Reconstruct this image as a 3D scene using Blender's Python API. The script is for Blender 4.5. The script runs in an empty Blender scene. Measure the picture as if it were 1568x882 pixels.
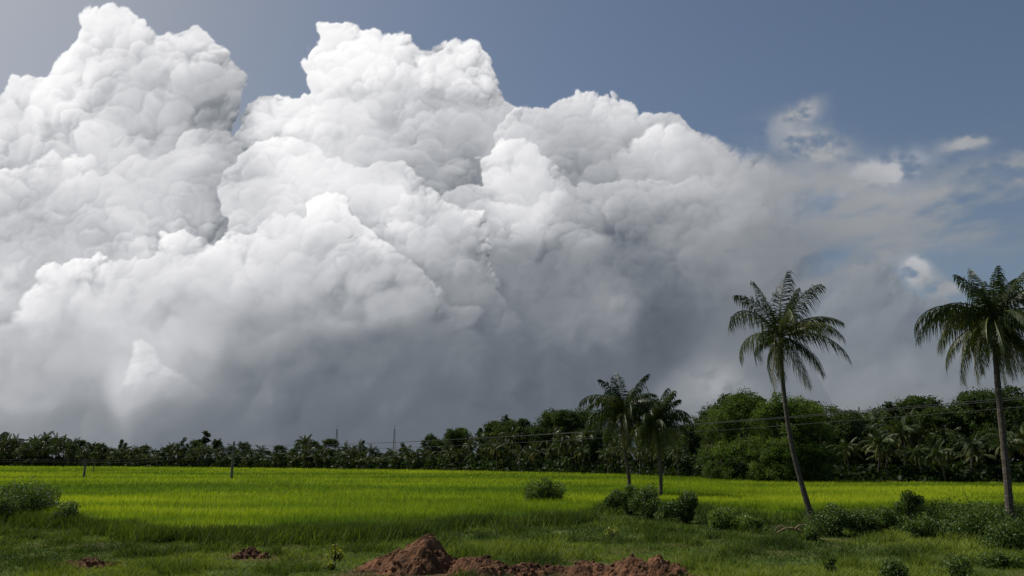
import bpy, math, numpy as np
from mathutils import Vector
R = math.radians
F = 1207.0; PITCH = R(12.3); CH = 3.0
cp, sp = math.cos(PITCH), math.sin(PITCH)
scene = bpy.context.scene
scene.view_settings.view_transform = 'Standard'
scene.view_settings.look = 'None'
scene.view_settings.exposure = 0

# ---------------------------------------------------------------- camera
cam = bpy.data.cameras.new("camera"); co = bpy.data.objects.new("camera", cam)
scene.collection.objects.link(co); scene.camera = co
cam.sensor_width = 36; cam.lens = 36 * F / 1568.0
cam.clip_start = 0.1; cam.clip_end = 30000
co.location = (0, 0, CH); co.rotation_euler = (R(90) + PITCH, 0, 0)

# site survey helpers (surveyed bearings -> world positions)
def ray(u, v):
    x = (u - 784) / F; y = (441 - v) / F
    return np.array([x, cp - y * sp, sp + y * cp])
def gp(u, v, z=0.0):
    d = ray(u, v); k = (z - CH) / d[2]
    return np.array([d[0] * k, d[1] * k, z])
def wp(u, v, Y):
    d = ray(u, v); k = Y / d[1]
    return np.array([d[0] * k, Y, CH + d[2] * k])

# ---------------------------------------------------------------- noise
def hsh(ix, iy, s):
    h = (ix.astype(np.int64) * 374761393 + iy.astype(np.int64) * 668265263 + s * 1442695041) & 0xFFFFFFFF
    h = ((h ^ (h >> 13)) * 1274126177) & 0xFFFFFFFF
    h = h ^ (h >> 16)
    return (h & 0xFFFFFF).astype(np.float32) / np.float32(16777216.0)
def vn(x, y, s=0):
    ix = np.floor(x); iy = np.floor(y); fx = x - ix; fy = y - iy
    fx = fx * fx * fx * (fx * (fx * 6 - 15) + 10); fy = fy * fy * fy * (fy * (fy * 6 - 15) + 10)
    a = hsh(ix, iy, s); b = hsh(ix + 1, iy, s); c = hsh(ix, iy + 1, s); d = hsh(ix + 1, iy + 1, s)
    return (a + (b - a) * fx) * (1 - fy) + (c + (d - c) * fx) * fy
def fbm(x, y, s=0, o=5):
    t = 0; a = 0.5; n = 0
    for i in range(o):
        t = t + a * vn(x * 2 ** i + 17.3 * i, y * 2 ** i - 9.1 * i, s + i); n += a; a *= 0.5
    return t / n
def billow(x, y, sz, s, soft=False):
    x = x / sz; y = y / sz; ix = np.floor(x); iy = np.floor(y); best = np.zeros_like(x)
    for dx in (-1, 0, 1):
        for dy in (-1, 0, 1):
            cx = ix + dx; cy = iy + dy
            px = cx + hsh(cx, cy, s); py = cy + hsh(cx, cy, s + 7)
            r = 0.6 + 0.4 * hsh(cx, cy, s + 13)
            q = r * r - (x - px) ** 2 - (y - py) ** 2
            if soft: best = best + np.maximum(q, 0) ** 2 / r ** 3 * .9
            else: best = np.maximum(best, np.sqrt(np.maximum(q, 0)))
    return best * sz
def sstep(a, b, x):
    t = np.clip((x - a) / (b - a), 0, 1); return t * t * (3 - 2 * t)

# ---------------------------------------------------------------- mesh builder
class Acc:
    def __init__(s): s.V = []; s.Q = []; s.M = []; s.T = []; s.n = 0
    def add(s, V, Q, m=0, t=0.5):
        V = np.asarray(V, np.float32); Q = np.asarray(Q, np.int64)
        s.V.append(V); s.Q.append(Q + s.n); s.M.append(np.full(len(Q), m, np.int32))
        s.T.append(np.broadcast_to(np.asarray(t, np.float32), (len(V),)).copy()); s.n += len(V)
    def mesh(s, name, mats, smooth=False):
        V = np.concatenate(s.V); Q = np.concatenate(s.Q); M = np.concatenate(s.M); T = np.concatenate(s.T)
        me = bpy.data.meshes.new(name)
        me.vertices.add(len(V)); me.vertices.foreach_set('co', V.ravel())
        me.loops.add(Q.size); me.loops.foreach_set('vertex_index', Q.ravel().astype(np.int32))
        me.polygons.add(len(Q)); me.polygons.foreach_set('loop_start', np.arange(0, Q.size, 4, dtype=np.int32))
        me.polygons.foreach_set('material_index', M)
        me.polygons.foreach_set('use_smooth', np.full(len(Q), smooth))
        for m in mats: me.materials.append(m)
        me.update(calc_edges=True)
        a = me.attributes.new('tint', 'FLOAT', 'POINT'); a.data.foreach_set('value', T)
        return me
    def obj(s, name, mats, smooth=False, parent=None):
        o = bpy.data.objects.new(name, s.mesh(name, mats, smooth))
        scene.collection.objects.link(o)
        if parent: o.parent = parent
        return o
def empty(name):
    e = bpy.data.objects.new(name, None); scene.collection.objects.link(e); return e
def nrm(v): return v / (np.linalg.norm(v, axis=-1, keepdims=True) + 1e-9)
def smooth_path(P, n):
    P = np.asarray(P, float); m = len(P); t = np.linspace(0, m - 1, n); out = []
    for tt in t:
        i = min(int(tt), m - 2); f = tt - i
        p0 = P[max(i - 1, 0)]; p1 = P[i]; p2 = P[i + 1]; p3 = P[min(i + 2, m - 1)]
        out.append(0.5 * (2 * p1 + (p2 - p0) * f + (2 * p0 - 5 * p1 + 4 * p2 - p3) * f * f + (3 * p1 - p0 - 3 * p2 + p3) * f ** 3))
    return np.array(out)
def tube(acc, P, rad, sides=8, m=0, t=0.5):
    P = np.asarray(P, float); n = len(P); rad = np.broadcast_to(np.asarray(rad, float), (n,))
    T = nrm(np.gradient(P, axis=0)); ref = np.array([0.31, 0.95, 0.05]) if abs(T[:, 2]).mean() > .6 else np.array([0., 0, 1])
    A = nrm(np.cross(T, ref)); B = np.cross(T, A)
    an = np.linspace(0, 2 * np.pi, sides, endpoint=False)
    V = P[:, None] + rad[:, None, None] * (np.cos(an)[None, :, None] * A[:, None] + np.sin(an)[None, :, None] * B[:, None])
    i = np.arange(n - 1)[:, None] * sides; j = np.arange(sides)[None]; k = (j + 1) % sides
    Q = np.stack([i + j, i + k, i + k + sides, i + j + sides], -1).reshape(-1, 4)
    acc.add(V.reshape(-1, 3), Q, m, t)
def blob(acc, c, r, m, t=0.5, rng=None, nu=8, nv=6, rough=0.0):
    th = np.linspace(0.02, np.pi - 0.02, nv); ph = np.linspace(0, 2 * np.pi, nu, endpoint=False)
    T, P = np.meshgrid(th, ph, indexing='ij')
    V = np.stack([np.sin(T) * np.cos(P), np.sin(T) * np.sin(P), np.cos(T)], -1).reshape(-1, 3)
    if rough and rng is not None: V = V * (1 + rough * rng.normal(size=(len(V), 1)))
    V = V * np.asarray(r) + np.asarray(c)
    i = np.arange(nv - 1)[:, None] * nu; j = np.arange(nu)[None]; k = (j + 1) % nu
    acc.add(V, np.stack([i + j, i + k, i + k + nu, i + j + nu], -1).reshape(-1, 4), m, t)
def box(acc, c, s, m=0):
    c = np.array(c, float); s = np.array(s, float) / 2
    V = np.array([[x, y, z] for x in (-1, 1) for y in (-1, 1) for z in (-1, 1)]) * s + c
    acc.add(V, [[0, 1, 3, 2], [4, 6, 7, 5], [0, 4, 5, 1], [2, 3, 7, 6], [0, 2, 6, 4], [1, 5, 7, 3]], m)
def leaves(acc, C, size, rng, m=0, t=0.5, asp=0.5, flat=0.0):
    n = len(C); a = rng.normal(size=(n, 3)); a[:, 2] *= (1 - flat); a = nrm(a)
    b = rng.normal(size=(n, 3)); b = nrm(np.cross(a, b))
    s = np.asarray(size) * rng.uniform(.6, 1.3, n); a = a * s[:, None] * .5; b = b * s[:, None] * asp * .5
    V = np.stack([C - a, C + b, C + a, C - b], 1).reshape(-1, 3)
    tt = np.repeat(np.broadcast_to(np.asarray(t, float), (n,)), 4)
    acc.add(V, np.arange(4 * n).reshape(n, 4), m, tt)

# ---------------------------------------------------------------- materials
def newmat(name):
    m = bpy.data.materials.new(name); m.use_nodes = True; nt = m.node_tree; nt.nodes.clear()
    return m, nt, nt.nodes.new, nt.links.new
def ramp(N, stops):
    r = N('ShaderNodeValToRGB'); e = r.color_ramp.elements
    e[0].position, e[0].color = stops[0][0], (*stops[0][1], 1)
    e[1].position, e[1].color = stops[-1][0], (*stops[-1][1], 1)
    for p, c in stops[1:-1]:
        x = e.new(p); x.color = (*c, 1)
    return r
def leafmat(name, stops, trans=0.35, nscale=0.4, rough=0.55, nmix=0.5, tcol=(1.3, 1.25, 0.5), spec=.25):
    m, nt, N, L = newmat(name)
    at = N('ShaderNodeAttribute'); at.attribute_name = 'tint'
    g = N('ShaderNodeNewGeometry'); no = N('ShaderNodeTexNoise'); no.inputs['Scale'].default_value = nscale
    no.inputs['Detail'].default_value = 4
    L(g.outputs['Position'], no.inputs['Vector'])
    mx = N('ShaderNodeMath'); mx.operation = 'MULTIPLY_ADD'
    su = N('ShaderNodeMath'); su.operation = 'SUBTRACT'; su.inputs[1].default_value = 0.5
    L(no.outputs['Fac'], su.inputs[0]); L(su.outputs[0], mx.inputs[0]); mx.inputs[1].default_value = nmix * 2
    L(at.outputs['Fac'], mx.inputs[2])
    r = ramp(N, stops); L(mx.outputs[0], r.inputs['Fac'])
    p = N('ShaderNodeBsdfPrincipled'); p.inputs['Roughness'].default_value = rough
    p.inputs['Specular IOR Level'].default_value = spec
    L(r.outputs[0], p.inputs['Base Color'])
    t = N('ShaderNodeBsdfTranslucent')
    mc = N('ShaderNodeMix'); mc.data_type = 'RGBA'; mc.blend_type = 'MULTIPLY'; mc.inputs[0].default_value = 1
    L(r.outputs[0], mc.inputs[6]); mc.inputs[7].default_value = (*tcol, 1); L(mc.outputs[2], t.inputs['Color'])
    ms = N('ShaderNodeMixShader'); ms.inputs[0].default_value = trans
    L(p.outputs[0], ms.inputs[1]); L(t.outputs[0], ms.inputs[2])
    o = N('ShaderNodeOutputMaterial'); L(ms.outputs[0], o.inputs[0]); return m
def solidmat(name, c1, c2, scale=3, rough=.85, bump=0.3, bscale=20, stretch=(1, 1, 1)):
    m, nt, N, L = newmat(name)
    g = N('ShaderNodeNewGeometry'); mp = N('ShaderNodeMapping'); mp.inputs['Scale'].default_value = stretch
    L(g.outputs['Position'], mp.inputs[0])
    no = N('ShaderNodeTexNoise'); no.inputs['Scale'].default_value = scale; no.inputs['Detail'].default_value = 6
    L(mp.outputs[0], no.inputs['Vector'])
    r = ramp(N, [(0.3, c1), (0.7, c2)]); L(no.outputs['Fac'], r.inputs[0])
    p = N('ShaderNodeBsdfPrincipled'); p.inputs['Roughness'].default_value = rough
    p.inputs['Specular IOR Level'].default_value = 0.1
    L(r.outputs[0], p.inputs['Base Color'])
    n2 = N('ShaderNodeTexNoise'); n2.inputs['Scale'].default_value = bscale; n2.inputs['Detail'].default_value = 5
    L(mp.outputs[0], n2.inputs['Vector'])
    b = N('ShaderNodeBump'); b.inputs['Strength'].default_value = bump; b.inputs['Distance'].default_value = 0.05
    L(n2.outputs['Fac'], b.inputs['Height']); L(b.outputs[0], p.inputs['Normal'])
    o = N('ShaderNodeOutputMaterial'); L(p.outputs[0], o.inputs[0]); return m

M_frond = leafmat('palm_frond', [(0, (.018, .032, .009)), (.5, (.042, .064, .015)), (.8, (.13, .145, .032)), (1, (.22, .18, .06))], .32, .5, .45, .25)
M_frondF = leafmat('palm_frond_grove', [(0, (.022, .038, .012)), (.5, (.058, .084, .025)), (.8, (.13, .15, .04)), (1, (.20, .16, .06))], .3, .10, .5, .4)
M_trunk = solidmat('palm_bark', (.045, .038, .03), (.12, .105, .085), 4, .9, .6, 9, (1, 1, 4))
M_bark = solidmat('tree_bark', (.03, .025, .02), (.08, .065, .05), 3)
M_nut = solidmat('coconut_husk', (.05, .06, .012), (.13, .09, .03), 3)
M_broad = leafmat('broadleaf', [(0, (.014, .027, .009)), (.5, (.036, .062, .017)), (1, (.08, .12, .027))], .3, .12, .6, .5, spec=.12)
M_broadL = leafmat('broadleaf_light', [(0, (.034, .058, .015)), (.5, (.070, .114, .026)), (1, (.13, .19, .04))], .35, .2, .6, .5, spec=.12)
M_shrub = leafmat('shrub_leaf', [(0, (.022, .043, .012)), (.5, (.052, .094, .021)), (1, (.12, .18, .035))], .35, 1.2, .55, .5)
M_rice = leafmat('rice_leaf', [(0, (.085, .15, .018)), (.35, (.155, .235, .020)), (.65, (.245, .325, .024)), (1, (.35, .42, .032))], .42, .06, .8, .45, (1.15, 1.1, .5), spec=0.02)
M_grass = leafmat('grass_leaf', [(0, (.034, .058, .015)), (.5, (.085, .130, .024)), (1, (.175, .22, .04))], .33, .45, .7, .6, spec=.08)
M_dirt = solidmat('red_earth', (.036, .020, .012), (.18, .088, .046), 1.6, .97, 1.0, 10)
M_wood = solidmat('dead_wood', (.10, .07, .05), (.25, .17, .12), 6)
M_conc = solidmat('pole_concrete', (.07, .07, .066), (.16, .16, .15), 3)
M_wire = solidmat('wire_metal', (.04, .04, .04), (.07, .07, .07), 3)

# ---------------------------------------------------------------- sun + world
SAZ, SEL = -58, 50
sd = Vector((math.sin(R(SAZ)) * math.cos(R(SEL)), math.cos(R(SAZ)) * math.cos(R(SEL)), math.sin(R(SEL))))
sl = bpy.data.lights.new("sun", 'SUN'); sl.energy = 4.8; sl.angle = R(0.5); sl.color = (1, .95, .86)
so = bpy.data.objects.new("sun", sl); scene.collection.objects.link(so)
so.rotation_euler = sd.to_track_quat('Z', 'Y').to_euler(); so.location = (-60, 40, 90)
w = bpy.data.worlds.new("World"); scene.world = w; w.use_nodes = True
nt = w.node_tree; nt.nodes.clear()
sky = nt.nodes.new('ShaderNodeTexSky'); sky.sky_type = 'NISHITA'; sky.sun_disc = False
sky.sun_elevation = R(SEL); sky.sun_rotation = R(SAZ) % (2 * math.pi); sky.dust_density = 1.3; sky.air_density = 1.0
hs = nt.nodes.new('ShaderNodeHueSaturation'); hs.inputs['Saturation'].default_value = 1.0; hs.inputs['Value'].default_value = 1.0
bg = nt.nodes.new('ShaderNodeBackground'); bg.inputs['Strength'].default_value = 0.07
wo = nt.nodes.new('ShaderNodeOutputWorld')
nt.links.new(sky.outputs[0], hs.inputs['Color']); nt.links.new(hs.outputs[0], bg.inputs[0]); nt.links.new(bg.outputs[0], wo.inputs[0])

# ---------------------------------------------------------------- sky dome with cumulus clouds
def build_sky():
    RAD = 6000.0; step = 0.07; rng = np.random.default_rng(42)
    az = np.radians(np.arange(-46, 46.001, step)).astype(np.float32)
    el = np.radians(np.arange(-1.2, 42.001, step)).astype(np.float32)
    AZ, EL = np.meshgrid(az, el)
    dx = np.sin(AZ) * np.cos(EL); dy = np.cos(AZ) * np.cos(EL); dz = np.sin(EL)
    fw = dy * cp + dz * sp; up = -dy * sp + dz * cp
    U = (784 + F * dx / fw).astype(np.float32); V = (441 - F * up / fw).astype(np.float32)
    px = F * math.radians(step)
    gs = 4.0; u0, v0, u1, v1 = -700, -320, 2300, 900
    gu = np.arange(u0, u1, gs); gv = np.arange(v0, v1, gs); GU, GV = np.meshgrid(gu, gv)
    def look(G, x, y):
        fx = np.clip((x - u0) / gs, 0, len(gu) - 1.01); fy = np.clip((y - v0) / gs, 0, len(gv) - 1.01)
        ix = fx.astype(int); iy = fy.astype(int); fx = fx - ix; fy = fy - iy
        return ((G[iy, ix] * (1 - fx) + G[iy, ix + 1] * fx) * (1 - fy) + (G[iy + 1, ix] * (1 - fx) + G[iy + 1, ix + 1] * fx) * fy).astype(np.float32)
    def gb(A, s):
        p = int(s * 4) + 2; B = np.pad(A, p, mode='edge'); fy = np.fft.fftfreq(B.shape[0])[:, None]; fx_ = np.fft.rfftfreq(B.shape[1])[None]
        G = np.exp(-2 * (np.pi * s) ** 2 * (fx_ ** 2 + fy ** 2))
        return np.fft.irfft2(np.fft.rfft2(B) * G, s=B.shape)[p:-p, p:-p].astype(np.float32)
    def sdf(poly):
        P = np.array(poly, float); d = np.full(GU.shape, 1e9); ins = np.zeros(GU.shape, bool)
        for a, b in zip(P, np.roll(P, -1, 0)):
            e = b - a; wx = GU - a[0]; wy = GV - a[1]
            t = np.clip((wx * e[0] + wy * e[1]) / (e @ e + 1e-9), 0, 1)
            d = np.minimum(d, (wx - e[0] * t) ** 2 + (wy - e[1] * t) ** 2)
            if a[1] != b[1]:
                c = ((a[1] > GV) != (b[1] > GV)) & (GU < (b[0] - a[0]) * (GV - a[1]) / (b[1] - a[1]) + a[0]); ins ^= c
        d = np.sqrt(d); return np.where(ins, d, -d)
    LP = [(0,200,212),(60,130,234),(120,60,238),(180,30,232),(280,60,222),(200,130,190),(240,170,184),(320,150,166),(100,230,212),(60,300,190),(150,260,218),(250,240,204),
      (60,370,188),(150,330,188),(200,300,208),(280,330,184),(130,430,216),(50,450,212),(250,380,226),(330,400,212),(400,350,226),(450,190,232),(480,300,236),
      (420,420,202),(540,70,240),(600,60,234),(700,100,220),(650,180,190),(640,220,180),(700,190,182),(560,200,210),(700,250,166),(780,235,226),(800,300,208),(700,340,198),
      (600,330,218),(900,150,220),(1000,215,204),(880,220,160),(950,270,176),(1100,250,184),(1180,240,168),(1230,300,152),(900,350,166),(950,390,110),(1050,370,146),
      (1100,330,166),(850,420,130),(700,420,158),(600,430,174),(500,460,164),(400,500,156),(300,480,186),(200,480,196),(100,520,184),(30,560,174),(230,560,200),
      (280,590,166),(400,590,122),(500,560,119),(600,560,117),(700,520,120),(800,500,124),(900,480,129),(1000,430,113),(1020,500,94),(1100,470,119),(940,460,150),
      (1100,570,136),(900,570,105),(800,570,108),(700,620,104),(500,640,105),(300,640,116),(100,640,138),(0,620,158),(0,590,182),(80,590,168),(1200,400,128),(1300,450,132),(1400,470,118),(1400,410,136),
      (1500,500,116),(1300,560,120),(1500,560,112),(1400,330,150),(1520,300,138),(0,680,140),(-200,200,205),(-200,500,180),(-200,650,150),(1800,500,115),(1800,300,130),
      (820,-100,190),(300,-100,190),(1200,100,172),(1050,170,194),(800,170,196),(850,120,210),(1150,400,136),(1150,520,118),(360,300,186),(500,390,194),(760,440,136)]
    num = np.zeros(GU.shape); den = np.zeros(GU.shape) + 1e-12
    for a, b, c in LP:
        r2 = (GU - a) ** 2 + (GV - b) ** 2
        wgt = np.exp(-r2 / (2 * 31.0 ** 2)) + 1e-3 * np.exp(-r2 / (2 * 90.0 ** 2)) + 1e-7 / (1 + r2 / 1e4)
        num += wgt * c; den += wgt
    LUM = num / den
    wx = (fbm(U / 90, V / 90, 3, 6) - .5) * 60; wy = (fbm(U / 90, V / 90, 31, 6) - .5) * 60
    fx = (fbm(U / 14, V / 14, 5, 4) - .5) * 9; fy = (fbm(U / 14, V / 14, 51, 4) - .5) * 9
    Bs = []
    for s in (11, 77):
        x = U + wx * .5 + fx * .6; y = V + wy * .5 + fy * .6; H = 0
        p = [billow(x + sz * 1.7, y, sz, s + int(sz)) * wt for sz, wt in ((110, .40), (56, .42), (28, .45), (14, .40), (8, .3))]
        big = p[0] + p[1]; small = p[2] + p[3] + p[4]
        xs = U + wx * .7 + fx * .5; ys = V + wy * .7 + fy * .5
        sf = billow(xs, ys, 120, s + 201, True) * .8 + billow(xs, ys, 62, s + 203, True) * .8 + billow(xs, ys, 33, s + 207, True) * .5 + billow(xs, ys, 17, s + 211, True) * .2
        Bs.append((big - big.mean(), small - small.mean(), gb(sf, 2.2)))
    lum = np.zeros_like(U); al = np.zeros_like(U); crb = 0.0
    eld = np.degrees(EL)
    ha = .72 * np.exp(-np.maximum(eld, 0) / 8.0) + .66 * np.exp(-((U + 150) / 560) ** 2) + .03 + .12 * np.exp(-((U - 300) / 500) ** 2)
    ha = ha * (0.9 + .3 * (fbm(U / 300, V / 120, 9, 4) - .5)); ha = np.clip(ha, 0, .96)
    hl = 120 + 54 * np.exp(-((U + 100) / 600) ** 2) - 4 * sstep(800, 1500, U)
    lum[:] = hl; al[:] = ha
    def comp(L, a):
        nonlocal lum, al
        na = a + al * (1 - a)
        lum = (L * a + lum * al * (1 - a)) / np.maximum(na, 1e-5); al = na
    lx, ly, lz = -.50, .68, .54
    def relief(H):
        gy, gx = np.gradient(H, px)
        n = 1 / np.sqrt(gx * gx + gy * gy + 1)
        return (-gx * lx - gy * ly + lz) * n - lz
    U1 = U + wx * .42 + fx * 1.1; V1 = V + wy * .42 + fy * 1.1
    def crispf(u, v): return np.clip(1.05 - .76 * sstep(350, 570, v) - .34 * sstep(860, 1200, u) + crb, .12, 1.05)
    def sprites(S, mask, small, sizes=(64, 40, 26, 16, 10), vmax=600, str_=1.0):
        ys, xs = np.where(S > 0)
        if len(ys) < 10: return
        area = len(ys) * gs * gs; lst = []
        for r in sizes:
            n = int(min(area / (r * r * 2.8), 380)); k = rng.integers(0, len(ys), n)
            for c in k:
                u, v = gu[xs[c]] + rng.uniform(-2, 2), gv[ys[c]] + rng.uniform(-2, 2)
                if v < vmax and -60 < u < 1640 and v > -40 and S[ys[c], xs[c]] > r * .45: lst.append((v + rng.uniform(-25, 25) - r * .4, u, v, r * rng.uniform(.75, 1.3)))
        lst.sort()
        for _, u, v, r in lst:
            d = ray(u, v); a_ = math.atan2(d[0], d[1]); e_ = math.atan2(d[2], math.hypot(d[0], d[1]))
            ci = int((a_ - az[0]) / R(step)); cj = int((e_ - el[0]) / R(step)); hw = int((r * 1.7 + 28) / px)
            i0, i1, j0, j1 = max(ci - hw, 0), min(ci + hw, len(az)), max(cj - hw, 0), min(cj + hw, len(el))
            if i1 - i0 < 3 or j1 - j0 < 3: continue
            sl_ = (slice(j0, j1), slice(i0, i1)); asp = rng.uniform(.85, 1.35)
            X = (U1[sl_] - u) / asp; Y = (V1[sl_] - v); q = np.sqrt(X * X + Y * Y) - small[sl_] * min(1.0, r / 26) * .75
            din = r - q
            c = float(min(crispf(u, v), 1)); st = str_ * c * rng.uniform(.45, 1.2)
            g = sstep(.75, -.55, (X * .38 + Y * .92) / r)
            edge = 2.4 + (1 - c) * 26 + r * .06
            a = sstep(0, edge, din) * g * mask[sl_] * min(.88, .55 + c * .34)
            tone = (-(X * .5 + Y * .8) / r) * 15 + 12 * np.exp(-np.maximum(din, 0) / (r * .24))
            dark = np.exp(np.minimum(din, 0) / (r * .28)) * (din < edge) * sstep(.9, -.3, (X * .38 + Y * .92) / r) * mask[sl_] * np.exp(-np.maximum(-din - r * .8, 0) / 6)
            base = lum[sl_] - 5 * st * dark * (1 - a)
            lum[sl_] = base * (1 - a) + (base * .5 + LW[sl_] * .5 + tone * st) * a
    LW = look(LUM, U + wx * .5, V + wy * .5)
    def layer(poly, bi, soft=4, kb=1.0, ks=1.0, rl=40, amax=1.0, dl=0, sh=.10, softr=True, bulge=30, spr=1.0, cr=0.0, fade=None):
        nonlocal crb
        crb = cr
        S = sdf(poly); big, small, sft = Bs[bi]
        d = look(S, U + wx * .55 + fx * .9, V + wy * .55 + fy * .9) + (big * .5 * kb + small * .85 * ks)
        sf = soft + (sstep(1040, 1280, U) * 50 + sstep(400, 600, V) * 30 if softr else 0)
        a = sstep(0, 1, d / sf) * amax
        if fade is not None: a = a * fade
        dd = np.maximum(d, 0); crisp = crispf(U, V)
        H1 = sft + bulge * (1 - np.exp(-dd / bulge))
        H2 = gb(big * .4 + small * .7, 1.0) + 14 * (1 - np.exp(-dd / 14))
        L = LW + dl + relief(H1) * rl * .8 * crisp + relief(H2) * rl * .9 * crisp * (.04 + .96 * np.exp(-dd / 34))
        L = L + 16 * np.exp(-dd / 9) * crisp * sstep(600, 300, V)
        if sh: lum[:] = lum * (1 - sh * np.exp(np.minimum(d, 0) / 42) * (al > .9) * sstep(1250, 1000, U))
        comp(L, a)
        if spr: sprites(S, a, small, str_=spr)
        crb = 0.0
    B = 760
    fr = sstep(1330, 1140, U + wx)
    layer([(-500,170),(-300,160),(-100,150),(0,148),(25,118),(60,108),(78,84),(110,56),(120,28),(150,12),(205,18),(238,46),(250,62),(275,50),(300,46),(330,70),(352,94),(378,126),(375,160),(355,210),(380,260),(420,300),(420,B),(-500,B)],0)
    layer([(365,200),(398,150),(425,140),(450,150),(470,130),(474,94),(490,60),(494,40),(525,30),(560,44),(600,40),(630,55),(645,84),(665,82),(690,70),(730,78),(760,94),(768,126),(768,155),(800,160),(850,250),(850,B),(380,B),(350,300)],1)
    layer([(750,205),(790,160),(810,158),(835,168),(860,150),(880,132),(905,138),(935,132),(965,147),(980,168),(1010,178),(1045,164),(1055,192),(1100,208),(1130,226),(1190,230),(1215,246),(1260,280),(1330,320),(1360,380),(1380,430),(1400,B),(750,B)],0,fade=fr)
    layer([(-500,280),(-100,260),(0,248),(40,252),(90,238),(150,238),(165,262),(200,243),(260,238),(285,200),(320,204),(352,214),(372,250),(382,300),(330,345),(300,520),(-500,520)],1,dl=4)
    layer([(640,84),(665,80),(700,66),(745,80),(764,110),(758,150),(700,165),(650,150)],0,soft=8,kb=.5,ks=.7,sh=.06)
    layer([(938,235),(960,205),(1000,188),(1040,184),(1078,205),(1112,222),(1122,255),(1090,305),(950,305)],1,soft=10,kb=.6,sh=.10,dl=4)
    layer([(716,240),(745,226),(765,212),(800,208),(830,218),(850,244),(880,268),(930,268),(1000,274),(1100,262),(1180,290),(1250,340),(1360,B),(560,B),(640,335),(680,295),(735,280),(728,258)],1,sh=.15,fade=fr)
    layer([(-60,350),(0,335),(40,322),(70,318),(92,328),(132,335),(125,344),(60,352),(0,368),(-60,372)],0,soft=10,kb=.3,ks=.6,dl=14,sh=.03,bulge=10,spr=.4)
    layer([(326,305),(322,282),(345,254),(385,220),(420,205),(470,218),(500,244),(560,254),(610,244),(650,274),(684,306),(730,335),(800,500),(800,B),(300,B),(345,345)],0,sh=.14,dl=3)
    layer([(-500,540),(-100,520),(0,500),(25,472),(50,430),(90,404),(150,386),(190,398),(225,388),(242,354),(275,350),(320,374),(345,350),(380,344),(420,322),(460,328),(500,292),(530,304),(548,344),(600,384),(650,424),(740,470),(780,B),(-500,B)],1,sh=.15,dl=4)
    layer([(840,B),(800,470),(860,400),(930,350),(1000,330),(1080,350),(1150,420),(1200,520),(1240,B)],0,soft=60,sh=.03,dl=-2,rl=32,spr=.9,cr=.05)
    layer([(205,630),(188,590),(186,552),(194,528),(212,518),(232,530),(246,552),(268,556),(290,574),(318,594),(340,630)],1,soft=10,kb=.25,ks=.8,dl=12,sh=.04,softr=False,bulge=18,spr=.8,rl=26,cr=.4,fade=.9*sstep(625,575,V+wy*.5))
    layer([(1210,520),(1250,470),(1280,440),(1305,418),(1335,395),(1370,398),(1388,432),(1415,442),(1500,455),(1560,430),(1700,440),(2200,440),(2200,B),(1180,B)],1,soft=16,amax=.8,sh=0,dl=16,softr=False,rl=34,kb=.6,spr=1.0,cr=.3)
    layer([(918,470),(930,455),(950,452),(965,462),(955,476),(930,480)],0,soft=16,amax=.5,kb=.3,ks=.8,sh=0,dl=18,softr=False,bulge=10,spr=0,cr=.2)
    m_ = (al > .92).astype(np.float32); s_ = 20
    wgt = gb(m_, s_) + 1e-3
    LT = look(LUM, U + wx * .2, V + wy * .2)
    corr = (gb(LT * m_, s_) - gb(lum * m_, s_)) / wgt
    low = gb(lum * m_, s_) / wgt
    dmod = .52 + .55 * sstep(.38, .62, fbm(U / 110, V / 90, 91, 3))
    lum = np.where(m_ > 0, low + (lum - low) * dmod + corr * .85 + 4 * sstep(130, 190, low), lum)
    n1 = fbm(U / 34, V / 22, 61, 6); n2 = fbm(U / 130 + V / 260, V / 46 + U / 300, 65, 6)
    for (cx, cy, sx, sy, rot, a, l, nn) in [(1218,178,26,10,-28,1.0,162,n1),(1482,214,28,10,-22,1.0,158,n1),(1340,266,48,16,-14,1.2,182,n1),(1238,222,44,20,12,.9,164,n1),
          (1310,322,110,30,8,1.0,158,n2),(1450,318,90,28,-12,1.0,156,n2),(1540,256,60,16,-10,.7,150,n1),(1420,350,120,22,-6,.7,144,n2),(1265,300,70,44,10,.85,154,n2),
          (1620,330,90,30,0,.8,138,n2),(1900,300,160,40,0,.8,138,n2),(1240,400,70,50,0,.8,132,n2),(1400,416,17,12,35,1.5,176,n1),(1440,438,24,10,10,1.1,150,n1),(1105,585,34,24,0,.7,156,n1),(1330,402,50,12,-20,.8,142,n1)]:
        c, s = math.cos(R(rot)), math.sin(R(rot)); X = U + wx * .5 + fx - cx; Y = V + wy * .5 + fy - cy
        q = ((X * c + Y * s) / sx) ** 2 + ((-X * s + Y * c) / sy) ** 2
        comp(l + 26 * (nn - .5), np.clip(a * 1.5 * np.exp(-q * .6) * sstep(.24, .60, nn), 0, .95))
    mk = sstep(600, 700, V) * .5
    comp(lum * 0 + 108 + 34 * np.exp(-((U + 50) / 260) ** 2) + 8 * (fbm(U / 200, V / 30, 71, 4) - .5), mk)
    ef = sstep(46, 41, np.abs(np.degrees(AZ))) * sstep(42, 37, eld)
    al = al * ef
    V3 = np.stack([dx * RAD, dy * RAD, dz * RAD + CH], -1).reshape(-1, 3)
    ny, nx = U.shape; i = np.arange(ny - 1)[:, None] * nx; j = np.arange(nx - 1)[None]
    Q = np.stack([i + j, i + j + 1, i + j + 1 + nx, i + j + nx], -1).reshape(-1, 4)
    m, nt, N, L = newmat('cloudy_sky')
    a1 = N('ShaderNodeAttribute'); a1.attribute_name = 'tint'
    a2 = N('ShaderNodeAttribute'); a2.attribute_name = 'cover'
    def lin(c): return tuple(((x / 255 + .055) / 1.055) ** 2.4 for x in c)
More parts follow.
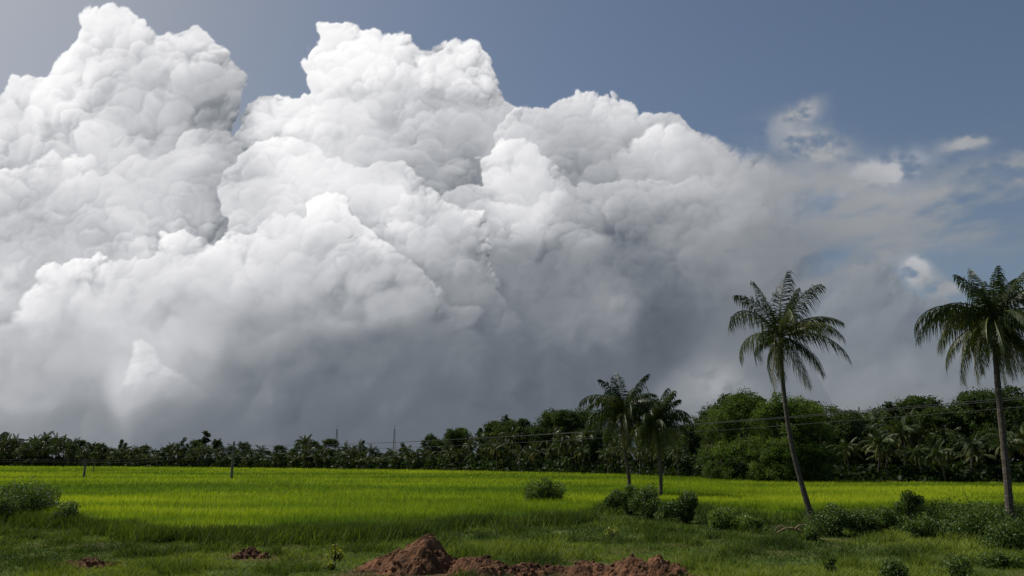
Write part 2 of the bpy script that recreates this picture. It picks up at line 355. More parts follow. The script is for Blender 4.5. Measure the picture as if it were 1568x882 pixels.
    r = ramp(N, [(.32, lin((74, 83, 95))), (.44, lin((106, 113, 122))), (.6, lin((150, 154, 159))), (.75, lin((193, 194, 198))), (.9, lin((236, 236, 238))), (1, lin((255, 255, 255)))])
    L(a1.outputs['Fac'], r.inputs[0])
    e = N('ShaderNodeEmission'); L(r.outputs[0], e.inputs[0]); t = N('ShaderNodeBsdfTransparent')
    mx = N('ShaderNodeMixShader'); L(a2.outputs['Fac'], mx.inputs[0]); L(t.outputs[0], mx.inputs[1]); L(e.outputs[0], mx.inputs[2])
    o = N('ShaderNodeOutputMaterial'); L(mx.outputs[0], o.inputs[0])
    try: m.cycles.emission_sampling = 'NONE'
    except Exception: pass
    acc = Acc(); acc.add(V3, Q, 0, np.clip(lum / 255, 0, 1).ravel())
    ob = acc.obj('sky', [m], True)
    at = ob.data.attributes.new('cover', 'FLOAT', 'POINT'); at.data.foreach_set('value', np.clip(al, 0, 1).ravel().astype(np.float32))
build_sky()

# ---------------------------------------------------------------- ground
def field_z(x, y):
    return 0.16 * (fbm(x * .12, y * .12, 101, 4) - .5)
mounds_xy = [gp(630, 876)[:2], gp(780, 880)[:2], gp(960, 880)[:2], gp(140, 866)[:2], gp(375, 852)[:2]]
def dirt_mask(x, y):
    d = 0
    for i, (a, b) in enumerate(mounds_xy):
        r = (2.4, 2.1, 2.3, 1.0, .8)[i]
        d = np.maximum(d, np.exp(-((x - a) ** 2 + ((y - b) * 1.1) ** 2) / r ** 2))
    n = fbm(x * .5, y * .5, 111, 5)
    return np.clip(sstep(.25, .8, d + (n - .5) * .9) + .5 * sstep(.64, .73, n), 0, 1)
def ground():
    s = np.linspace(-1, 1, 440); x = 6 * np.sinh(7.9 * s); y = 24 + 6 * np.sinh(7.9 * s)
    X, Y = np.meshgrid(x, y); near = np.exp(-((X / 90) ** 2 + ((Y - 30) / 90) ** 2))
    Z = field_z(X, Y) * near - .02
    n = len(s); i = np.arange(n - 1)[:, None] * n; j = np.arange(n - 1)[None]
    Q = np.stack([i + j, i + j + 1, i + j + 1 + n, i + j + n], -1).reshape(-1, 4)
    m, nt, N, L = newmat('grassy_soil')
    g = N('ShaderNodeNewGeometry'); no = N('ShaderNodeTexNoise'); no.inputs['Scale'].default_value = .8; no.inputs['Detail'].default_value = 8
    L(g.outputs['Position'], no.inputs['Vector'])
    r = ramp(N, [(.35, (.034, .052, .016)), (.55, (.062, .088, .022)), (.75, (.105, .115, .038))]); L(no.outputs['Fac'], r.inputs[0])
    n2 = N('ShaderNodeTexNoise'); n2.inputs['Scale'].default_value = 5; n2.inputs['Detail'].default_value = 6; L(g.outputs['Position'], n2.inputs['Vector'])
    r2 = ramp(N, [(.3, (.045, .028, .02)), (.7, (.13, .075, .048))]); L(n2.outputs['Fac'], r2.inputs[0])
    at = N('ShaderNodeAttribute'); at.attribute_name = 'tint'
    mx = N('ShaderNodeMix'); mx.data_type = 'RGBA'; L(at.outputs['Fac'], mx.inputs[0]); L(r.outputs[0], mx.inputs[6]); L(r2.outputs[0], mx.inputs[7])
    p = N('ShaderNodeBsdfPrincipled'); p.inputs['Roughness'].default_value = .95; p.inputs['Specular IOR Level'].default_value = .02
    L(mx.outputs[2], p.inputs['Base Color'])
    b = N('ShaderNodeBump'); b.inputs['Strength'].default_value = .7; b.inputs['Distance'].default_value = .06; L(n2.outputs['Fac'], b.inputs['Height']); L(b.outputs[0], p.inputs['Normal'])
    o = N('ShaderNodeOutputMaterial'); L(p.outputs[0], o.inputs[0])
    a = Acc(); a.add(np.stack([X, Y, Z], -1).reshape(-1, 3), Q, 0, dirt_mask(X, Y).ravel()); a.obj('ground', [m], True)
ground()

EU = [-300, 0, 300, 640, 900, 1060, 1130, 1240, 1568, 1900]
EV = [714.5, 715.5, 718, 722.5, 729, 736, 741, 743, 748, 752]
NU = [-400, 0, 110, 180, 260, 600, 680, 760, 890, 925, 1080, 1180, 1400, 1568, 1900]
NV = [802, 802, 804, 818, 828, 823, 807, 801, 800, 780, 784, 796, 794, 788, 788]
TU = [-300, 0, 40, 60, 100, 150, 200, 230, 250, 265, 285, 310, 340, 350, 400, 440, 470, 490, 520, 560, 620, 650, 675, 700, 722, 740, 760, 780, 800, 830, 850, 870, 895, 915, 950, 1030, 1070, 1110, 1150, 1200, 1250, 1290, 1320, 1360, 1380, 1400, 1415, 1430, 1450, 1480, 1500, 1530, 1568, 1900]
TV = [668, 667, 672, 662, 670, 680, 678, 683, 678, 665, 681, 665, 680, 681, 684, 679, 668, 680, 677, 680, 682, 662, 668, 654, 660, 640, 640, 631, 641, 648, 634, 628, 630, 641, 650, 652, 640, 612, 603, 604, 612, 632, 620, 612, 618, 600, 600, 616, 618, 606, 610, 592, 588, 580]
def blades(acc, X, Y, Z, h, wd, rng, lean=.35, t=.5, m=0):
    n = len(X); a = rng.uniform(0, 2 * np.pi, n); wv = np.stack([np.cos(a), np.sin(a), np.zeros(n)], -1) * (wd / 2)[:, None]
    b = rng.uniform(0, 2 * np.pi, n); tip = np.stack([np.cos(b) * h * lean * rng.uniform(0, 1.6, n) + .12 * h, np.sin(b) * h * lean * rng.uniform(0, 1.6, n), h], -1)
    P = np.stack([X, Y, Z], -1)
    V = np.stack([P - wv, P + wv, P + tip + wv * .15, P + tip - wv * .15], 1).reshape(-1, 3)
    acc.add(V, np.arange(4 * n).reshape(n, 4), m, np.repeat(np.broadcast_to(t, (n,)), 4))
def rice():
    rng = np.random.default_rng(5)
    uu = np.linspace(-350, 1900, 700)
    Pn = np.array([gp(u, np.interp(u, NU, NV)) for u in uu]); Pf = np.array([gp(u, np.interp(u, EU, EV) - .6) for u in uu])
    dn = np.linalg.norm(Pn, axis=1); df = np.linalg.norm(Pf, axis=1)
    def pos(ui, t):
        k = np.arange(len(uu)); f = lambda A: np.interp(ui, k, A)
        n_, f_ = f(dn), f(df); d = n_ * (f_ / n_) ** t; s = (d - n_) / (f_ - n_)
        nx, ny, fx, fy = f(Pn[:, 0]), f(Pn[:, 1]), f(Pf[:, 0]), f(Pf[:, 1])
        return nx + (fx - nx) * s, ny + (fy - ny) * s, d, d - n_
    def top(x, y, e):
        wob = 1.2 * (fbm(x * .6, y * .6, 121, 4) - .5) * 3
        z = .34 + .22 * (fbm(x * .35, y * .35, 123, 4) - .5) + .12 * (fbm(x * 1.8, y * 1.8, 127, 3) - .5)
        return z * sstep(.1, 1.6, e + wob - .6) - .08 * (e < .5)
    def tint(x, y, e):
        st = fbm(x * .018, y * .075, 131, 5); nb = fbm(x * .25, y * .35, 133, 4); st2 = fbm(x * .05, y * .3, 135, 4)
        bund = np.abs(((y + .22 * x + 14 * fbm(x * .012, y * .012, 137, 2)) / 34.0) % 1 - .5)
        t = .46 + 1.9 * (st - .5) + .6 * (nb - .5) + .7 * (st2 - .5) - .6 * (bund > .486)
        sunlit = np.exp(-((x + 14) / 16) ** 2 - ((y - 39) / 9) ** 2) * .3 + np.exp(-((x - 42) / 24) ** 2 - ((y - 62) / 14) ** 2) * .35  # two sunlit patches between cloud shadows, painted into the rice colour
        return np.clip(t + sunlit - .6 * sstep(4.0, 0, e + 3 * (nb - .5)), 0, 1)  # near edge tinted darker: shade on the front blades put into the colour
    nu, nt_ = 700, 420; UI, T = np.meshgrid(np.arange(nu), np.linspace(0, 1, nt_))
    x, y, d, e = pos(UI.ravel(), T.ravel()); z = top(x, y, e)
    i = np.arange(nt_ - 1)[:, None] * nu; j = np.arange(nu - 1)[None]
    Q = np.stack([i + j, i + j + 1, i + j + 1 + nu, i + j + nu], -1).reshape(-1, 4)
    par = empty('rice_field')
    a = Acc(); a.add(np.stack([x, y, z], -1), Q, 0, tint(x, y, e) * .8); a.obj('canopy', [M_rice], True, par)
    a = Acc()
    n = 360000; ui = rng.uniform(0, nu - 1, n); t = rng.uniform(0, 1, n) ** 1.25
    x, y, d, e = pos(ui, t); z = np.maximum(top(x, y, e) - .15, -.02)
    sc = np.clip(d / 60, .55, 5)
    h = (.27 + .17 * rng.uniform(0, 1, n)) * (1 + .12 * sc) * np.clip(.45 + e / 3, .45, 1); wd = .05 * sc * rng.uniform(.6, 1.3, n)
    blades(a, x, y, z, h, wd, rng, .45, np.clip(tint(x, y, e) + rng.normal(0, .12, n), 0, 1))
    a.obj('leaf_blades', [M_rice], False, par)
rice()
def grass():
    rng = np.random.default_rng(8); n = 420000
    y = 15 * (50 / 15) ** rng.uniform(0, 1, n); x = rng.uniform(-1, 1, n) * (y * .75 + 3)
    lim = np.array([gp(u, v)[1] for u, v in zip(NU, NV)]); lu = np.array([gp(u, v)[0] / gp(u, v)[1] for u, v in zip(NU, NV)])
    ok = y < np.interp(x / y, lu, lim) + 1.0
    dm = dirt_mask(x, y); cl = fbm(x * .9, y * .9, 141, 4); big = fbm(x * .18, y * .18, 143, 4)
    ok &= rng.uniform(0, 1, n) > dm * .85; ok &= rng.uniform(0, 1, n) < .30 + 2.4 * (cl - .25)
    x, y, cl, big = x[ok], y[ok], cl[ok], big[ok]; n = len(x)
    h = (.035 + .06 * rng.uniform(0, 1, n)) * (1 + 3.0 * sstep(.58, .76, cl) + .6 * sstep(.5, .7, big)) * np.clip(y / 24, 1, 1.6)
    z = field_z(x, y) - .03
    a = Acc(); blades(a, x, y, z, h, (.018 + .018 * rng.uniform(0, 1, n)) * np.clip(y / 24, .8, 1.8), rng, .9, np.clip(.52 + 2.4 * (big - .5) + .8 * (cl - .5) - .5 * sstep(.58, .76, cl) + rng.normal(0, .15, n), 0, 1))
    n = 60000; u = rng.uniform(-300, 1800, n); P = np.array([gp(k, np.interp(k, NU, NV)) for k in np.linspace(-300, 1800, 600)]); kk = np.linspace(-300, 1800, 600)
    ex = np.interp(u, kk, P[:, 0]); ey = np.interp(u, kk, P[:, 1]); off = rng.normal(-.2, 1.0, n); d = np.hypot(ex, ey); k = (d + off) / d; x = ex * k; y = ey * k
    q = fbm(x * .5, y * .5, 161, 4); ok = rng.uniform(0, 1, n) < sstep(.35, .55, q); x, y, q = x[ok], y[ok], q[ok]; n = len(x)
    blades(a, x, y, np.full(n, -.03), (.22 + .35 * rng.uniform(0, 1, n)) * (.5 + q), .05 * rng.uniform(.6, 1.3, n), rng, .6, np.clip(.15 + rng.normal(0, .15, n) + .8 * (q - .5), 0, 1))
    a.obj('grass', [M_grass])
grass()

# ---------------------------------------------------------------- palms
def frond(acc, base, az, el0, L, droop, wind, nst, lw, rng, tint, ll=.30, m=0, sides=3):
    n = 14; t = np.linspace(0, 1, n + 1); el = np.maximum(el0 - droop * t ** 1.5, R(-86)); az_ = az + rng.normal(0, .28) * t ** 1.5
    D = np.stack([np.cos(el) * np.cos(az_), np.cos(el) * np.sin(az_), np.sin(el)], -1) + np.asarray(wind) * t[:, None]
    D = nrm(D); P = base + np.concatenate([[np.zeros(3)], np.cumsum(D[:-1] * L / n, 0)])
    tube(acc, P, np.linspace(.04, .008, n + 1) * (L / 3), sides, m, min(tint + .3, 1))
    ts = np.linspace(.10, .995, nst) + rng.normal(0, .006, nst); ts = np.clip(ts, 0, 1)
    Pi = np.stack([np.interp(ts, t, P[:, k]) for k in range(3)], -1); T = nrm(np.stack([np.interp(ts, t, D[:, k]) for k in range(3)], -1))
    side = nrm(np.cross(T, [.001, 0, 1.])); hz = np.array([math.sin(az), -math.cos(az), 0]); side = nrm(side * .3 + hz * .7)
    tw = rng.normal(0, .45)
    upv = np.cross(side, T); side = side * math.cos(tw) + upv * math.sin(tw)
    for sg in (-1, 1):
        a = .50 + .70 * ts + rng.normal(0, .13, nst)
        d = side * sg * np.cos(a)[:, None] + T * np.sin(a)[:, None]
        dr = (.5 + .9 * rng.uniform(0, 1, nst))[:, None] * np.array([0, 0, -1.])
        ln = (ll * L * np.clip(np.sin(np.pi * np.clip(.18 + .74 * ts, 0, 1)), .1, 1) ** .6 * rng.uniform(.6, 1.15, nst))[:, None]
        d1 = nrm(d + dr * .6 + np.asarray(wind) * .6); d2 = nrm(d * .7 + dr * 2.4 + np.asarray(wind) * 1.4)
        pm = Pi + d1 * ln * .5; pe = pm + d2 * ln * .5; wv = T * lw * .5
        V = np.stack([Pi - wv * .6, Pi + wv * .6, pm + wv, pm - wv, pe + wv * .15, pe - wv * .15], 1).reshape(-1, 3)
        k = np.arange(nst)[:, None] * 6
        Q = np.concatenate([k + [0, 1, 2, 3], k + [3, 2, 4, 5]])
        acc.add(V, Q, m, np.repeat(np.clip(tint + rng.normal(0, .07, nst), 0, 1), 6))
def palm_mesh(name, path, r0, r1, nf, L, rng, nst=46, lw=.06, wind=(0, 0, 0), sides=10, seg=60, nuts=True, elmax=84, elmin=-42, dead=2, ep=1.05, mat=None, spread=(13, .45)):
    a = Acc(); P = smooth_path(path, seg); t = np.linspace(0, 1, seg)
    rad = r0 + (r1 - r0) * t ** .8 + r0 * .55 * np.exp(-t * 22)
    rad = rad * (1 + .045 * np.sin(np.arange(seg) * 2.3) + rng.normal(0, .015, seg))
    tube(a, P, rad, sides, 1)
    top = P[-1]
    for i in range(nf):
        f = (i + .5) / nf; eld_ = elmax + (elmin - elmax) * f ** ep + rng.normal(0, spread[0]); el = R(eld_); az = i * 2.39996 + rng.normal(0, spread[1])
        l = L * (.74 + .26 * math.sin(math.pi * min(1, .15 + f))) * rng.uniform(.72, 1.12)
        tint = np.clip(.22 + .50 * f * rng.uniform(.4, 1.3) + rng.normal(0, .12), 0, .88)
        dr = R(rng.uniform(40, 85) + 45 * math.exp(-((eld_ - 25) / 38) ** 2))
        if eld_ > 62: dr *= rng.uniform(.35, .9)
        frond(a, top + np.array([math.cos(az), math.sin(az), 0]) * r1 * .7 + [0, 0, .12 * (1 - f)], az, el, l, dr, wind, nst, lw, rng, tint)
    for i in range(dead):
        az = rng.uniform(0, 6.28); frond(a, top - [0, 0, .12], az, R(-55), L * .75, R(28), wind, nst // 2, lw, rng, .97)
    if nuts:
        for i in range(14):
            az = rng.uniform(0, 6.28); rr = r1 + rng.uniform(.08, .25)
            blob(a, top + [math.cos(az) * rr, math.sin(az) * rr, -rng.uniform(.12, .55)], (.10, .10, .125), 2)
        for i in range(8):
            az = i * .8; p0 = top - [0, 0, .5 * r1]; p1 = top + np.array([math.cos(az) * r1 * 1.7, math.sin(az) * r1 * 1.7, .35])
            tube(a, [p0, (p0 + p1) / 2 + [0, 0, .02], p1], [r1 * .6, r1 * .5, .03], 5, 1)
    return a.mesh(name, [mat or M_frond, M_trunk, M_nut], False)
def put(name, me, loc=(0, 0, 0), rz=0, s=(1, 1, 1), parent=None):
    o = bpy.data.objects.new(name, me); scene.collection.objects.link(o); o.location = loc; o.rotation_euler = (0, 0, rz); o.scale = s
    if parent: o.parent = parent
    return o
def palm_at(pix, r0, r1, nf, L, seed, **k):
    Y = gp(*pix[0])[1]; path = [wp(u, v, Y) for u, v in pix]; path[0] = path[0] - [0, 0, .1]
    put('coconut_palm', palm_mesh('coconut_palm', path, r0, r1, nf, L, np.random.default_rng(seed), **k))
palm_at([(1247,801),(1230,750),(1212,680),(1202,615),(1197,560),(1196,516)], .15, .085, 23, 3.8, 7, wind=(.30, 0, .05), nst=78, lw=.042, elmin=-42)
palm_at([(1548,820),(1543,740),(1535,660),(1528,590),(1524,530),(1523,490)], .165, .10, 50, 3.4, 15, wind=(.1, 0, 0), nst=78, lw=.042, elmax=82, elmin=-80, ep=.9, spread=(8, .3))
palm_at([(965,766),(963,730),(957,690),(955,655),(957,630)], .16, .10, 56, 3.9, 24, wind=(.16, 0, 0), nst=52, lw=.07, elmax=82, elmin=-82, ep=.9, spread=(8, .3))
palm_at([(1011,769),(1012,735),(1010,690),(1006,662),(1003,648)], .15, .09, 38, 3.1, 33, wind=(.2, 0, 0), nst=52, lw=.07, elmin=-75, spread=(8, .3))

# ---------------------------------------------------------------- broadleaf
def broad_mesh(name, rng, H=12., W=5., nl=15, per=850, leaf=.34, low=.3, mat=None):
    a = Acc(); lob = []
    for i in range(nl):
        f = rng.uniform(0, 1); az = i * 2.4 + rng.normal(0, .4)
        z = H * (low + (1 - low - .1) * f); pr = W * math.sqrt(max(0.04, 1 - ((f - .38) / .68) ** 2)) * rng.uniform(.35, .85)
        r = W * rng.uniform(.26, .44)
        lob.append((np.array([math.cos(az) * pr, math.sin(az) * pr, min(z, H - r * .7)]), r))
    lob.append((np.array([rng.normal(0, .4), 0, H - W * .28]), W * .3))
    trunk = smooth_path([[0, 0, -.2], [.15, .1, H * .2], [-.1, .1, H * .45], [0, 0, H * .75]], 14)
    tube(a, trunk, np.linspace(.32, .08, 14) * W / 5, 8, 1)
    for c, r in lob:
        k = rng.integers(3, 10); p = trunk[k]; tube(a, smooth_path([p, (p + c) / 2 + [0, 0, -.3], c], 6), np.linspace(.12, .03, 6), 5, 1)
        n = int(per * (r / (W * .35)) ** 2)
        ns = 26; sc = nrm(rng.normal(size=(ns, 3))) * r * rng.uniform(.55, 1.15, (ns, 1)) * [1, 1, .8]
        q = rng.integers(0, ns, n); off = rng.normal(size=(n, 3)) * r * .19 * [1, 1, .65]
        C = c + sc[q] + off; C = C[C[:, 2] > H * low * .4]
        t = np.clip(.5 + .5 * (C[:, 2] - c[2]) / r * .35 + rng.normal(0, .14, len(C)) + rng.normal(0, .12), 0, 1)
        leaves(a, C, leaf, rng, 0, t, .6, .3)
    return a.mesh(name, [mat or M_broad, M_bark])
rg = np.random.default_rng(77)
BR = [broad_mesh('broadleaf_crown', np.random.default_rng(100 + i), 12, [5, 4.4, 5.6, 3.4, 2.4][i], [15, 13, 18, 12, 9][i], low=[.3, .25, .35, .2, .2][i], per=1000, leaf=.31) for i in range(5)]
PA = []
for i in range(5):
    r_ = np.random.default_rng(200 + i); lx = [.4, -.5, .1, .8, -.9][i]
    PA.append(palm_mesh('palm_form', [[0, 0, -.2], [lx * .3, .1, 2.5], [lx * .7, 0, 5], [lx, .1, 7.3]], .16, .11, 26, 3.3, r_, nst=22, lw=.14, sides=6, seg=14, nuts=False, elmin=-62, dead=3, mat=M_frondF))
grove = empty('distant_palm_grove'); wood = empty('distant_broadleaf_trees')
def line_pt(u, depth):
    p = gp(u, np.interp(u, EU, EV)); d = np.linalg.norm(p[:2]); k = (d + depth) / d
    return p * [k, k, 0]
def top_z(u, d):
    r = ray(u, np.interp(u, TU, TV)); return CH + r[2] / math.hypot(r[0], r[1]) * d
def walk(sp_, rows, fn):
    for depth in rows:
        u = -260 + rg.uniform(0, 5)
        while u < 1860:
            p = line_pt(u, depth + rg.uniform(-1.5, 1.5)); d = np.linalg.norm(p[:2])
            fn(u, p, d, depth); u += sp_ / d * F * rg.uniform(.6, 1.4)
def fpalm(u, p, d, dep):
    tz = top_z(u, d)
    if 1075 < u < 1280 and dep < 12: return
    if u < 640: f = rg.uniform(.5, .78) if dep < 8 else rg.uniform(.65, 1.05)
    else: f = rg.uniform(.42, .66) if dep < 8 else rg.uniform(.55, .84)
    s = tz * f / 9.3
    put('palm', PA[rg.integers(5)], p, rg.uniform(0, 6.28), (max(s, .72) * rg.uniform(.9, 1.15),) * 2 + (s,), grove)
def fbroad(u, p, d, dep):
    tz = top_z(u, d)
    if u < 640:
        if rg.uniform() < .25: return
        f = rg.uniform(.95, 1.2) if rg.uniform() < .35 else rg.uniform(.6, .9); k = rg.choice([0, 1, 3, 4, 4])
        wsc = rg.uniform(.6, 1.15)
    else: f = rg.uniform(.84, 1.06); k = rg.integers(5); wsc = rg.uniform(.7, 1.1)
    if 920 < u < 1050: f *= .95
    s = tz * f / 12.2
    put('broadleaf', BR[k], p, rg.uniform(0, 6.28), (s * wsc, s * wsc * rg.uniform(.85, 1.15), s), wood)
walk(4.6, (1.5, 5, 9, 14), fpalm)
walk(6.5, (11, 18, 26), fbroad)
walk(15, (34,), fbroad)
def undergrowth():
    a = Acc(); rng = np.random.default_rng(9); n = 80000
    u = rng.uniform(-300, 1900, n); dep = rng.uniform(-.8, 16, n)
    e = np.array([gp(k, np.interp(k, EU, EV)) for k in np.linspace(-300, 1900, 500)]); kk = np.linspace(-300, 1900, 500)
    x = np.interp(u, kk, e[:, 0]); y = np.interp(u, kk, e[:, 1]); d = np.hypot(x, y); k = (d + dep) / d
    x *= k; y *= k
    hh = .6 + 3.4 * fbm(x * .14, y * .14, 151, 4) ** 1.6 + dep * .16; hh *= sstep(-1, 2.5, dep)*.85+.15
    z = rng.uniform(0, 1, n) ** .8 * hh
    leaves(a, np.stack([x, y, z], -1), .45 + d / 380, rng, 0, np.clip(.2 + .5 * (fbm(x * .3, y * .3, 155, 3) - .5) + rng.normal(0, .13, n), 0, 1), .6)
    a.obj('undergrowth', [M_broad])
undergrowth()
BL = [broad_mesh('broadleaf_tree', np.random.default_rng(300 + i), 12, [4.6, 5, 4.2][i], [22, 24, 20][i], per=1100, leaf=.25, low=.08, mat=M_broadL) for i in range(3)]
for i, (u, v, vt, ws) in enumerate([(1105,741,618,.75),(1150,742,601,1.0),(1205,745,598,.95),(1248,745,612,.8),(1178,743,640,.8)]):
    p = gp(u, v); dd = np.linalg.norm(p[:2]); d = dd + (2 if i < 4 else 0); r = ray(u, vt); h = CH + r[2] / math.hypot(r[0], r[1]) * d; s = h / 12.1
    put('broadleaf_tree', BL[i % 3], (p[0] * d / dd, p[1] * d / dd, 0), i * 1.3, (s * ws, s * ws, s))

# ---------------------------------------------------------------- shrubs
def shrub(name, u, v, wpx, hpx, n=2600, leaf=.11, seed=0, mat=None, tb=.5, lob=9, airy=1.0):
    p = gp(u, v); k = p[1] / F * 1.02; W = wpx * k / 2; H = hpx * k; rng = np.random.default_rng(seed); a = Acc()
    for i in range(lob):
        az = rng.uniform(0, 6.28); f = rng.uniform(0, .8); rr = min(W, H) * rng.uniform(.3, .5)
        c = p + [math.cos(az) * W * f, math.sin(az) * W * f, H * rng.uniform(.2, .85) * (1 - .4 * f)]
        for j in range(3):
            e = c + rng.normal(0, rr * .6, 3); tube(a, smooth_path([p + rng.normal(0, .1, 3) * [W, W, 0], (p + e) / 2 + rng.normal(0, .08, 3), e], 6), np.linspace(.02, .006, 6), 4, 1)
        m_ = n // lob; q = rng.normal(size=(m_, 3)); q = nrm(q) * rng.uniform(.2, 1.0, (m_, 1)) ** (.5) * rr * 1.12 * airy * rng.uniform(.85, 1.2, (m_, 1))
        C = c + q; C = C[C[:, 2] > .02]
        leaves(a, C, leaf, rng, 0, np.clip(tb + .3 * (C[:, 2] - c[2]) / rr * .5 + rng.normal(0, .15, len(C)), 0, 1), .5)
    return a.obj(name, [mat or M_shrub, M_bark])
SH = [(832,776,54,46,5200,.12,.45),(942,786,34,36,2600,.12,.5),(965,788,48,42,4200,.12,.42),(994,795,56,48,5000,.12,.45),(1050,800,52,46,5200,.12,.32),
      (1020,800,34,28,2200,.12,.5),(1115,810,50,32,3000,.14,.8),(1140,812,40,26,2200,.13,.8),(1280,820,66,42,4600,.11,.45),(1320,818,60,34,4000,.11,.5),(1355,810,54,38,4000,.10,.45),(1396,812,46,64,4400,.09,.45),(1450,816,90,42,5800,.10,.5),
      (1500,828,100,46,6400,.10,.5),(1555,845,90,44,5600,.10,.45),(1560,815,70,46,4400,.10,.5),(40,797,90,54,7600,.10,.45),(95,804,54,40,4000,.10,.45),(-8,803,70,50,5000,.10,.45),(60,790,60,50,4400,.10,.5),(15,790,60,48,4400,.10,.5),
      (1272,874,18,24,240,.09,.6),(1365,886,50,32,1600,.08,.4),(1470,886,44,32,1400,.08,.45),(1420,824,60,30,2600,.10,.5),(1240,826,40,22,1800,.09,.5),(1160,812,30,16,900,.10,.6),(1530,868,60,22,1800,.09,.5)]
for i, (u, v, a_, b_, n, l, t) in enumerate(SH): shrub('shrub', u, v, a_, b_, n, l, 400 + i, tb=t, lob=max(6, int(a_ / 5)))
M_yel = leafmat('weed_leaf', [(0, (.10, .14, .02)), (1, (.28, .30, .04))], .4, 1, .5, .4)
for i, (u, v, a_, b_) in enumerate([(515,858,30,26),(937,822,26,14),(505,872,20,14)]): shrub('yellow_weed', u, v, a_, b_, 160, .10, 500 + i, M_yel, .6, 5)

a = Acc(); Y = gp(1220, 822)[1]
P = smooth_path([wp(1190, 816, Y), wp(1205, 809, Y), wp(1222, 812, Y), wp(1238, 820, Y), wp(1252, 823, Y)], 24)
tube(a, P, np.linspace(.03, .09, 24) + .012 * np.sin(np.arange(24) * 1.7), 7)
tube(a, smooth_path([P[10], P[10] + [.15, -.2, .18], P[10] + [.45, -.3, .12]], 8), np.linspace(.045, .015, 8), 6)
tube(a, smooth_path([P[5], P[5] + [-.2, .1, .12], P[5] + [-.4, .1, -.1]], 8), np.linspace(.04, .012, 8), 6)
a.obj('fallen_branch', [M_wood], True)

# ---------------------------------------------------------------- earth mounds
def mound(cu, cv, bumps, seed, ext=3.2, n=190):
    p = gp(cu, cv); g = np.linspace(-ext, ext, n); X, Y = np.meshgrid(g, g); Z = np.zeros_like(X); rng = np.random.default_rng(seed)
    wX = X + 1.0 * (fbm(X * .9 + seed, Y * .9, seed, 4) - .5); wY = Y + 1.0 * (fbm(X * .9, Y * .9 + seed, seed + 3, 4) - .5)
    for (bx, by, r, h) in bumps:
        q = np.sqrt((wX - bx) ** 2 + (wY - by) ** 2) / r; Z = np.maximum(Z, h * np.clip(1 - q, 0, 1) ** .9) + .25 * h * np.exp(-q * q * 2)
    amp = np.clip(Z * 4, 0, 1)
    Z = Z + amp * (.28 * (fbm(X * 1.6 + 5, Y * 1.6, seed + 9, 5) - .5) + .10 * (billow(X + 9, Y, .22, seed) - .1) + .16 * (fbm(X * 7, Y * 7, seed + 11, 3) - .5))
    Z = Z - .10
    V = np.stack([X + p[0], Y + p[1], Z], -1).reshape(-1, 3)
    i = np.arange(n - 1)[:, None] * n; j = np.arange(n - 1)[None]
    a = Acc(); a.add(V, np.stack([i + j, i + j + 1, i + j + 1 + n, i + j + n], -1).reshape(-1, 4))
    for k in range(420):
        ii, jj = rng.integers(5, n - 5, 2)
        if Z[ii, jj] > -.02:
            r = rng.uniform(.012, .07) ; blob(a, (X[ii, jj] + p[0], Y[ii, jj] + p[1], Z[ii, jj] + r * .4), (r * 1.2, r, r * .8), 0, rng=rng, rough=.15, nu=6, nv=5)
    a.obj('earth_mound', [M_dirt], False)
mound(640, 872, [(.35, 0, 1.25, .78), (-.45, -.2, 1.2, .48), (-1.2, 0, 1.0, .28), (.75, .5, .7, .35)], 3)
mound(775, 880, [(-.5, 0, 1.2, .44), (.45, 0, 1.0, .40), (1.2, .1, .7, .28)], 13)
mound(955, 880, [(-1.0, .1, 1.0, .36), (0, 0, 1.1, .43), (.9, -.1, 1.05, .45)], 23)
mound(140, 868, [(0, 0, .8, .28), (-.6, .1, .6, .18)], 33, 1.6, 90)
mound(372, 853, [(0, 0, .5, .24), (.4, 0, .4, .14)], 43, 1.3, 80)

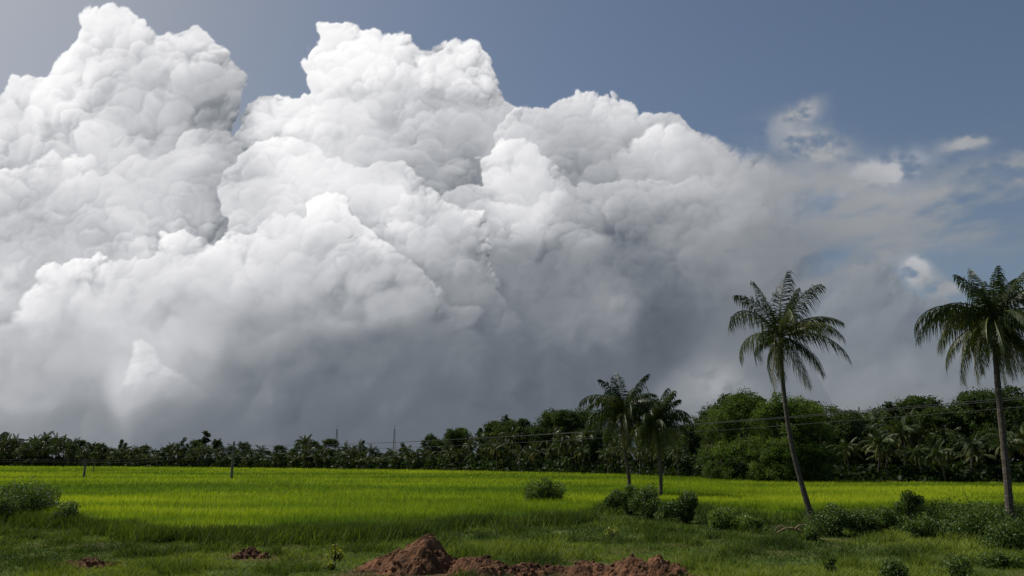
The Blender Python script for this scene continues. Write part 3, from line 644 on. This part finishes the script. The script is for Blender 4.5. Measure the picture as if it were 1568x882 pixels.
# ---------------------------------------------------------------- poles and wires
def pole(u, v, vt, arm=.9, r=.11):
    p = gp(u, v); t = wp(u, vt, p[1]); h = t[2]; a = Acc()
    tube(a, [[p[0], p[1], -.2], [p[0], p[1], h * .5], [p[0], p[1], h]], [r * 1.3, r * 1.1, r * .8], 8)
    box(a, (p[0], p[1] - .12, h - .45), (arm * 2, .09, .09)); box(a, (p[0], p[1] - .12, h - 1.0), (arm * 1.4, .09, .09))
    for s in (-1, 0, 1): tube(a, [[p[0] + s * arm * .85, p[1] - .12, h - .4], [p[0] + s * arm * .85, p[1] - .12, h - .2]], [.05, .035], 6)
    a.obj('utility_pole', [M_conc]); return np.array([p[0], p[1], h - .2])
p1 = pole(128, 735, 702, .5, .14); p2 = pole(354, 738, 676, .9, .15); pole(142, 727, 705, .5, .09)
pole(1469, 742, 650, .5, .08); pole(1362, 742, 690, .4, .08); pole(855, 727, 690, .5, .1)
pr = np.array([37., 39., 7.0]); a = Acc(); tube(a, [[pr[0], pr[1], -.2], [pr[0], pr[1], 7.6]], [.16, .11], 8); box(a, (pr[0], pr[1] - .12, 7.0), (1.8, .1, .1)); a.obj('utility_pole', [M_conc])
a = Acc()
def wire(A, B, sag, r=.016):
    t = np.linspace(0, 1, 60)[:, None]; P = A + (B - A) * t - np.array([0, 0, 1]) * sag * 4 * t * (1 - t); tube(a, P, r, 4)
p2l = p2 - [0, 0, .45]
wire(p2l + [-.6, 0, 0], pr + [-.8, 0, 0], .85, .018); wire(p2l + [.6, 0, 0], pr + [.8, 0, 0], .8, .018); wire(p2l + [0, 0, -.5], pr + [0, 0, -.45], .95, .016)
wire(p1, p2l + [-.6, 0, 0], .7); wire(p1 - [0, 0, .3], p2l + [0, 0, -.5], .7)
left = np.array([-110., 125, 4.6]); wire(left, p1, .5); wire(left - [0, 0, .3], p1 - [0, 0, .3], .5)
a.obj('power_lines', [M_wire])
def mast(u, vt, Y):
    t = wp(u, vt, Y); a = Acc(); h = t[2]; c = t * [1, 1, 0]
    for k in range(3):
        an = k * 2.094; tube(a, [c + [math.cos(an) * .9, math.sin(an) * .9, 0], c + [math.cos(an) * .2, math.sin(an) * .2, h]], .07, 4)
    zs = np.linspace(0, h, 16)
    for z0, z1 in zip(zs, zs[1:]):
        for k in range(3):
            r0 = .9 - .7 * z0 / h; r1 = .9 - .7 * z1 / h; a0 = k * 2.094; a1 = a0 + 2.094
            tube(a, [c + [math.cos(a0) * r0, math.sin(a0) * r0, z0], c + [math.cos(a1) * r1, math.sin(a1) * r1, z1]], .04, 3)
    tube(a, [c + [0, 0, h - .5], c + [0, 0, h + 1.5]], .05, 4); a.obj('radio_mast', [M_conc])
mast(516, 657, 300); mast(604, 657, 290)
